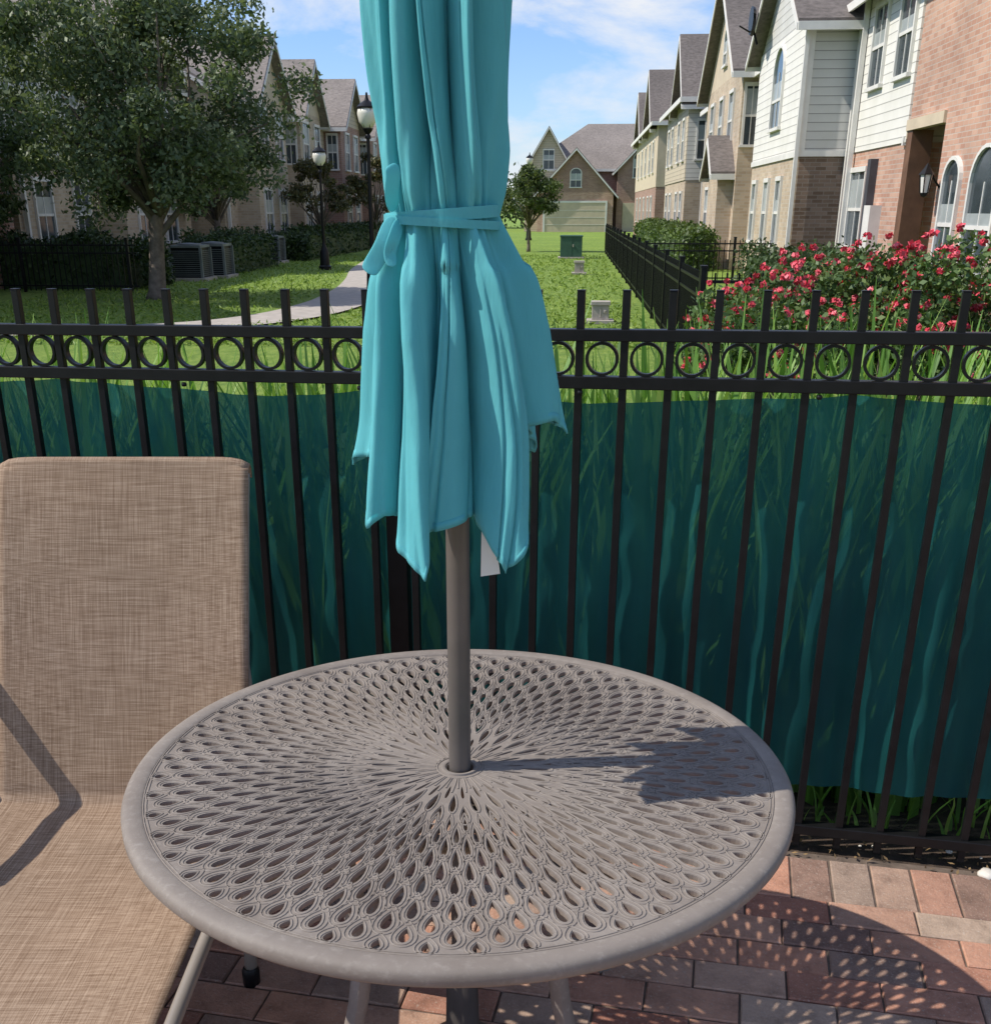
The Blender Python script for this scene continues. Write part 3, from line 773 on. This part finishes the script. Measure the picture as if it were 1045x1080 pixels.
def lefth(name,t0,t1,wm,um_,gb,sp=-11.5):
    h=House(name,sp,t0,[wm,um_,M_stucco])
    h.box(sp-9,sp,t0,t1,0,2.8,0); h.box(sp-9,sp+.015,t0+.01,t1-.01,2.8,5.3,1)
    h.gable('t',t0,t1,sp-9,sp+.015,5.3,7.7,1,rm=1)
    for a0,a1 in gb:
        h.box(sp,sp+.8,a0,a1,0,5.3,0); h.gable('s',sp-4,sp+.8,a0,a1,5.3,7.2,1,rm=1)
        c=(a0+a1)/2
        for q in (-1.1,1.1): h.win('+s',sp+.8,c+q,.95,3.4,4.9); h.win('+s',sp+.8,c+q,.95,.8,2.3)
        h.win('-t',a0,sp+.4,.4,3.4,4.8)
    tt=t0+1.4
    while tt<t1-1:
        if not any(a0-.9<tt<a1+.9 for a0,a1 in gb):
            h.win('+s',sp+.015,tt,.9,3.4,4.8); h.win('+s',sp,tt,.9,.8,2.3)
        tt+=2.3
    h.spout(sp+.1,t0+.2,5.2); h.done()
lefth('brick_townhouse',14,27,M_brickR,M_sidW,[(16,21)],-13)
lefth('siding_townhouse',27.3,40,M_brickT,M_sidW,[(32,37)],-13)
lefth('beige_townhouse',40.3,54,M_brickT,M_stucco,[(42,46.5),(49,53)],-11.9)
lefth('brick_townhouse',54.3,70,M_brickR,M_sidB,[(56,61),(64,69)],-11.6)
# --- end house
h=House('end_house',0,96,[M_brickR,M_brickA,M_sidB,M_trim])
h.box(-4,12,98,108,0,4.6,0); h.hip(-4,12,98,108,4.6,8.2,rm=1)
h.box(-2.9,3.1,96,98,0,2.9,1); h.gable('t',96.0,101,-2.9,3.1,2.9,6.0,0,rm=1)
h.gable('t',97.6,103,-4.0,-.2,4.6,7.6,2,rm=1); h.box(-3.99,-.2,97.6,98,0,4.6,2)
h.gable('t',97,103,3.4,9.4,4.6,7.6,0,rm=1); h.box(3.4,9.4,97,98,0,4.6,0)
h.win('-t',96,0.1,.8,3.3,4.3,arch=True); h.win('-t',97,5.2,1.1,4.0,5.4,arch=True); h.win('-t',97,7.4,1.1,4.0,5.4); h.win('-t',97.6,-2.1,.8,4.6,6)
h.g.box(-2.3,2.5,-.06,0,0,2.15,4); h.g.box(-2.45,-2.3,-.09,0,0,2.3,0); h.g.box(2.5,2.65,-.09,0,0,2.3,0); h.g.box(-2.3,2.5,-.09,0,2.15,2.3,0)
for q in range(1,4): h.g.box(-2.3,2.5,-.075,-.06,q*.53,q*.53+.03,0)
h.g.box(3.9,8.6,.92,1.0,0,2.15,4); 
h.done()

# ---------------------------------------------------------------- side fence
def ironfence(name,p0,p1,hgt,sp=.12,post=2.4):
    P0=W(*p0);P1=W(*p1); L=(P1-P0).length; a=math.atan2(P1.y-P0.y,P1.x-P0.x)
    b=MB()
    for z in (hgt-.1,hgt-.26,.12): b.box(0,L,-.015,.015,z,z+.03)
    n=int(L/sp)
    for i in range(n+1): b.box(i*sp-.009,i*sp+.009,-.009,.009,.03,hgt)
    for i in range(int(L/post)+1): b.box(i*post-.03,i*post+.03,-.03,.03,0,hgt+.05); b.box(i*post-.036,i*post+.036,-.036,.036,hgt+.05,hgt+.07)
    b.build(name,[M_black],None,P0,a)
ironfence('iron_fence',(1.35,12.3),(1.35,50),1.08)
ironfence('iron_fence',(1.35,12.2),(8,12.2),1.08)
ironfence('iron_fence',(-24,25.0),(-9.4,25.0),1.05)
ironfence('iron_fence',(1.5,29),(5.5,29),1.0)

# ---------------------------------------------------------------- small utilities
def utilbox(name,s,t,w,d,h_,mat,lid=True):
    b=MB(); b.box(-w/2-.08,w/2+.08,-d/2-.08,d/2+.08,0,.06,1); b.box(-w/2,w/2,-d/2,d/2,.06,h_-.06,0)
    b.box(-w/2-.02,w/2+.02,-d/2-.02,d/2+.02,h_-.06,h_,0)
    b.box(-.01,.01,-d/2-.012,-d/2,.1,h_-.1,0); b.box(.05,.09,-d/2-.03,-d/2,h_*.5,h_*.62,1)
    b.build(name,[mat,M_conc],None,W(s,t),RZ,bevel=.01)
utilbox('utility_box',-.05,44,.8,.7,.80,M_green)
utilbox('utility_box',.2,33,.26,.2,.36,M_conc)
utilbox('utility_box',.47,18.6,.27,.2,.34,M_conc)
def acunit(s,t,sz=.8,h_=.85):
    b=MB(); b.box(-sz/2-.1,sz/2+.1,-sz/2-.1,sz/2+.1,0,.08,1)
    b.box(-sz/2+.03,sz/2-.03,-sz/2+.03,sz/2-.03,.08,h_-.05,2); b.box(-sz/2,sz/2,-sz/2,sz/2,h_-.06,h_,0)
    for sx_ in (-1,1):
        for sy_ in (-1,1): b.box(sx_*sz/2-.03,sx_*sz/2+.03,sy_*sz/2-.03,sy_*sz/2+.03,.08,h_-.06,0)
    for k in range(14):
        z=.12+k*(h_-.22)/14; b.box(-sz/2+.01,sz/2-.01,-sz/2+.01,sz/2-.01,z,z+.012,0)
    b.lathe([(.3,h_),(.3,h_+.03),(.27,h_+.03),(.05,h_+.05),(0,h_+.05)],20)
    b.build('air_conditioner',[M_acg,M_conc,M_black],None,W(s,t),RZ)
for s_,t_ in ((-9.7,29.5),(-9.5,30.8),(-10.3,38),(-10.2,39.5)): acunit(s_,t_)

# ---------------------------------------------------------------- lamps
M_globe=simple('lamp_globe',(.75,.73,.66),.3,.1,5)
def lamp(s,t,H):
    e=empty('street_lamp',W(s,t),RZ); b=MB()
    b.lathe([(0,0),(.19,0),(.19,.1),(.15,.14),(.13,.5),(.09,.6),(.06,.7),(.05,.8)],16)
    b.lathe([(.05,.8),(.035,H-.75),(.06,H-.74),(.06,H-.7),(.04,H-.66),(.09,H-.60),(.10,H-.56),(0,H-.56)],12)
    for k in range(6):
        a=k*pi/3; b.tube([(.1*math.cos(a),.1*math.sin(a),H-.58),(.20*math.cos(a),.20*math.sin(a),H-.2)],.005,5)
    b.lathe([(.20,H-.21),(.20,H-.18),(.13,H-.12),(.05,H-.07),(.03,H-.02),(.02,H+.06),(0,H+.08)],16)
    b.build('post',[M_black],e,autosm=.6)
    g_=MB(); g_.lathe([(0,H-.57),(.08,H-.56),(.17,H-.44),(.20,H-.30),(.18,H-.2),(0,H-.2)],16); g_.build('globe',[M_globe],e,smooth=True)
lamp(-4.08,24,3.7); lamp(-7.4,35,3.4); lamp(-2.6,70,4.6)

# ---------------------------------------------------------------- vegetation
M_bark=simple('bark',(.17,.14,.115),.95,.4,8,bmp=.8)
M_oak=foliage('oak_leaf',(.045,.08,.035),(.11,.155,.075),(.22,.27,.15),.3,.7)
M_dark=foliage('hedge_leaf',(.015,.035,.012),(.04,.075,.022),(.09,.14,.045),.2,1.5)
M_back=foliage('tree_leaf_dark',(.03,.055,.022),(.07,.11,.04),(.14,.19,.08),.3,1)
M_myr=foliage('myrtle_leaf',(.06,.065,.03),(.11,.12,.05),(.20,.15,.07),.3,1.5)
def tree(name,s,t,trunk,cz,rad,nc,nl,ls,mat,lean=0,tr=.16,tight=.2):
    e=empty(name,W(s,t),RZ); b=MB()
    fork=trunk
    b.tube([(0,0,-.05),(.02,0,.15),(lean*.3,.02,fork*.5),(lean*.6,0,fork),(lean,0,fork+ .5)],[tr*1.5,tr*1.05,tr*.9,tr*.85,tr*.6],12)
    rx,ry,rz_=rad; cl=[]
    while len(cl)<nc:
        p=rng.normal(size=3); p/=np.linalg.norm(p); q=rng.uniform(.2,1)**.5
        p=p*q*np.array([rx,ry,rz_])*rng.uniform(.8,1.14)
        cl.append(p+np.array([lean,0,cz]))
    P=[];Sz=[]
    for i,c in enumerate(cl):
        n=int(nl/nc*rng.uniform(.4,1.5)); cr_=tight*(rx+rz_)/2*rng.uniform(.6,1.35)
        q=rng.normal(size=(n,3)); q/=np.linalg.norm(q,axis=1)[:,None]; q*=(rng.uniform(0,1,n)**.5)[:,None]
        q=q*np.array([cr_*1.2,cr_*1.2,cr_*.7])+rng.normal(size=(n,3))*cr_*.2
        P.append(c+q)
    P=np.concatenate(P); Sz=ls*rng.uniform(.6,1.3,len(P))
    for i in range(0,len(cl),max(1,len(cl)//26)):
        c=Vector(cl[i]); st=Vector((lean*.8,0,fork*random.uniform(.8,1.15))); md_=st.lerp(c,.5)+Vector((random.gauss(0,.15),random.gauss(0,.15),.12*rz_))
        b.tube([st,md_,c],[tr*.42,tr*.24,tr*.07],6)
    b.build('trunk_and_limbs',[M_bark],e,smooth=True)
    leaves('crown',P,Sz,mat,e,aspect=.5)
tree('oak_tree',-8.4,23.2,1.5,3.75,(3.05,2.7,2.15),140,56000,.115,M_oak,.25,.17,.18)
tree('oak_tree',-13.6,25.5,1.3,2.9,(2.3,2,1.7),50,18000,.13,M_back,0,.12)
tree('oak_tree',-11.2,37,1.4,2.8,(1.6,1.6,1.3),36,10000,.14,M_back,0,.12)
tree('crepe_myrtle',-9.6,45,1.0,2.4,(1.3,1.3,1.1),26,7000,.14,M_myr,0,.07)
tree('crepe_myrtle',-9.3,56,1.2,2.8,(1.6,1.6,1.4),26,6000,.17,M_myr,0,.07)
tree('crepe_myrtle',-1.9,51,1.0,2.35,(1.25,1.2,.95),34,11000,.13,foliage('myrtle_green',(.045,.08,.028),(.10,.15,.045),(.20,.24,.09),.3,1.5),0,.07,.28)
tree('crepe_myrtle',-8.6,68,1.2,2.8,(1.8,1.6,1.5),26,6000,.2,M_back,0,.07)
P=[]
for i in range(60):
    c=np.array([rng.uniform(-45,-3.5),rng.uniform(112,120),rng.uniform(1,3.6)]); q=rng.normal(size=(220,3))*np.array([1.4,1.2,.9]); P.append(c+q)
P=np.concatenate(P); P=P[P[:,2]>0]; leaves('distant_trees',P,.5,M_back,None,(0,0,0),RZ)
def hedge(name,s0,s1,t0,t1,h_,n,ls,mat):
    e=empty(name,W((s0+s1)/2,(t0+t1)/2),RZ); a,b_=(s1-s0)/2,(t1-t0)/2
    c=MB(); c.box(-a*.86,a*.86,-b_*.94,b_*.94,0,h_*.8); c.build('core',[M_dark],e)
    P=rng.uniform(-1,1,(n,3)); f=rng.integers(0,5,n)
    P[f<3,2]=1; P[f==3,0]=np.sign(P[f==3,0]); P[f==4,1]=np.sign(P[f==4,1])
    P=P*np.array([a,b_,h_/2])+np.array([0,0,h_/2])
    lump=.82+.22*np.sin(P[:,0]*3.1+1)*np.sin(P[:,1]*2.3+2)
    P[:,2]*=lump; P+=rng.normal(size=P.shape)*.07
    P[:,2]=np.abs(P[:,2])
    leaves('foliage',P,ls*rng.uniform(.6,1.3,n),mat,e)
hedge('hedge',-17,-9.6,26,27.5,1.15,14000,.12,M_dark)
hedge('hedge',-10.9,-9.4,32,37,1.05,6000,.12,M_dark)
hedge('hedge',-10.5,-9.2,41,60,1.05,9000,.15,M_dark)
hedge('hedge',3.2,4.2,35,62,1.15,11000,.14,foliage('shrub_green',(.03,.06,.015),(.08,.13,.03),(.16,.23,.06),.25,1.2))
hedge('hedge',3.6,5.6,17,26,.95,9000,.10,M_dark)
# roses
er=empty('rose_bush',W(2.50,9.5),RZ)
cl=[]
for i in range(105):
    x=rng.uniform(-1.4,1.6); y=rng.uniform(-.75,1.0); hz=1.20+.13*math.sin(x*2.3+.6)-.22*abs(x/1.6)**3
    cl.append((x,y,hz*rng.uniform(.4,1.0)))
P=[];FL=[]
for c in cl:
    q=rng.normal(size=(360,3)); q/=np.linalg.norm(q,axis=1)[:,None]; q*=(rng.uniform(0,1,360)**.4)[:,None]*.24
    P.append(np.array(c)+q)
    for k in range(6):
        d=rng.normal(size=3); d[2]=abs(d[2])+.2; d[1]-=.7; d/=np.linalg.norm(d); FL.append(np.array(c)+d*.26)
for k in range(45):
    c=cl[rng.integers(len(cl))]; FL.append(np.array([c[0]+rng.normal()*.1,c[1],c[2]+.26+rng.uniform(0,.10)]))
P=np.concatenate(P); P=P[P[:,2]>.03]
M_rose=foliage('rose_leaf',(.03,.07,.018),(.08,.15,.04),(.18,.25,.075),.25,2)
leaves('foliage',P,.055*rng.uniform(.6,1.3,len(P)),M_rose,er,aspect=.6)
m,nt,bb=newmat('rose_petal'); r=N(nt,'ShaderNodeNewGeometry').outputs['Random Per Island']
nt.links.new(ramp(nt,r,[(0,(.42,.02,.04)),(.5,(.68,.05,.085)),(1,(.80,.20,.23))]),bb.inputs['Base Color']); bb.inputs['Roughness'].default_value=.6
PP=[]
for f_ in FL:
    nP=14; q=rng.normal(size=(nP,3)); q/=np.linalg.norm(q,axis=1)[:,None]; PP.append(f_+q*.024*rng.uniform(.6,1.4)*np.array([1,1,.7]))
PP=np.concatenate(PP); leaves('flowers',PP,.043*rng.uniform(.7,1.2,len(PP)),m,er,aspect=.9)
b=MB()
for c in cl[::3]: b.tube([(c[0]*.6,c[1]*.6,0),(c[0]*.85,c[1]*.85,c[2]*.5),c],[.012,.009,.004],5)
b.build('stems',[M_bark],er)
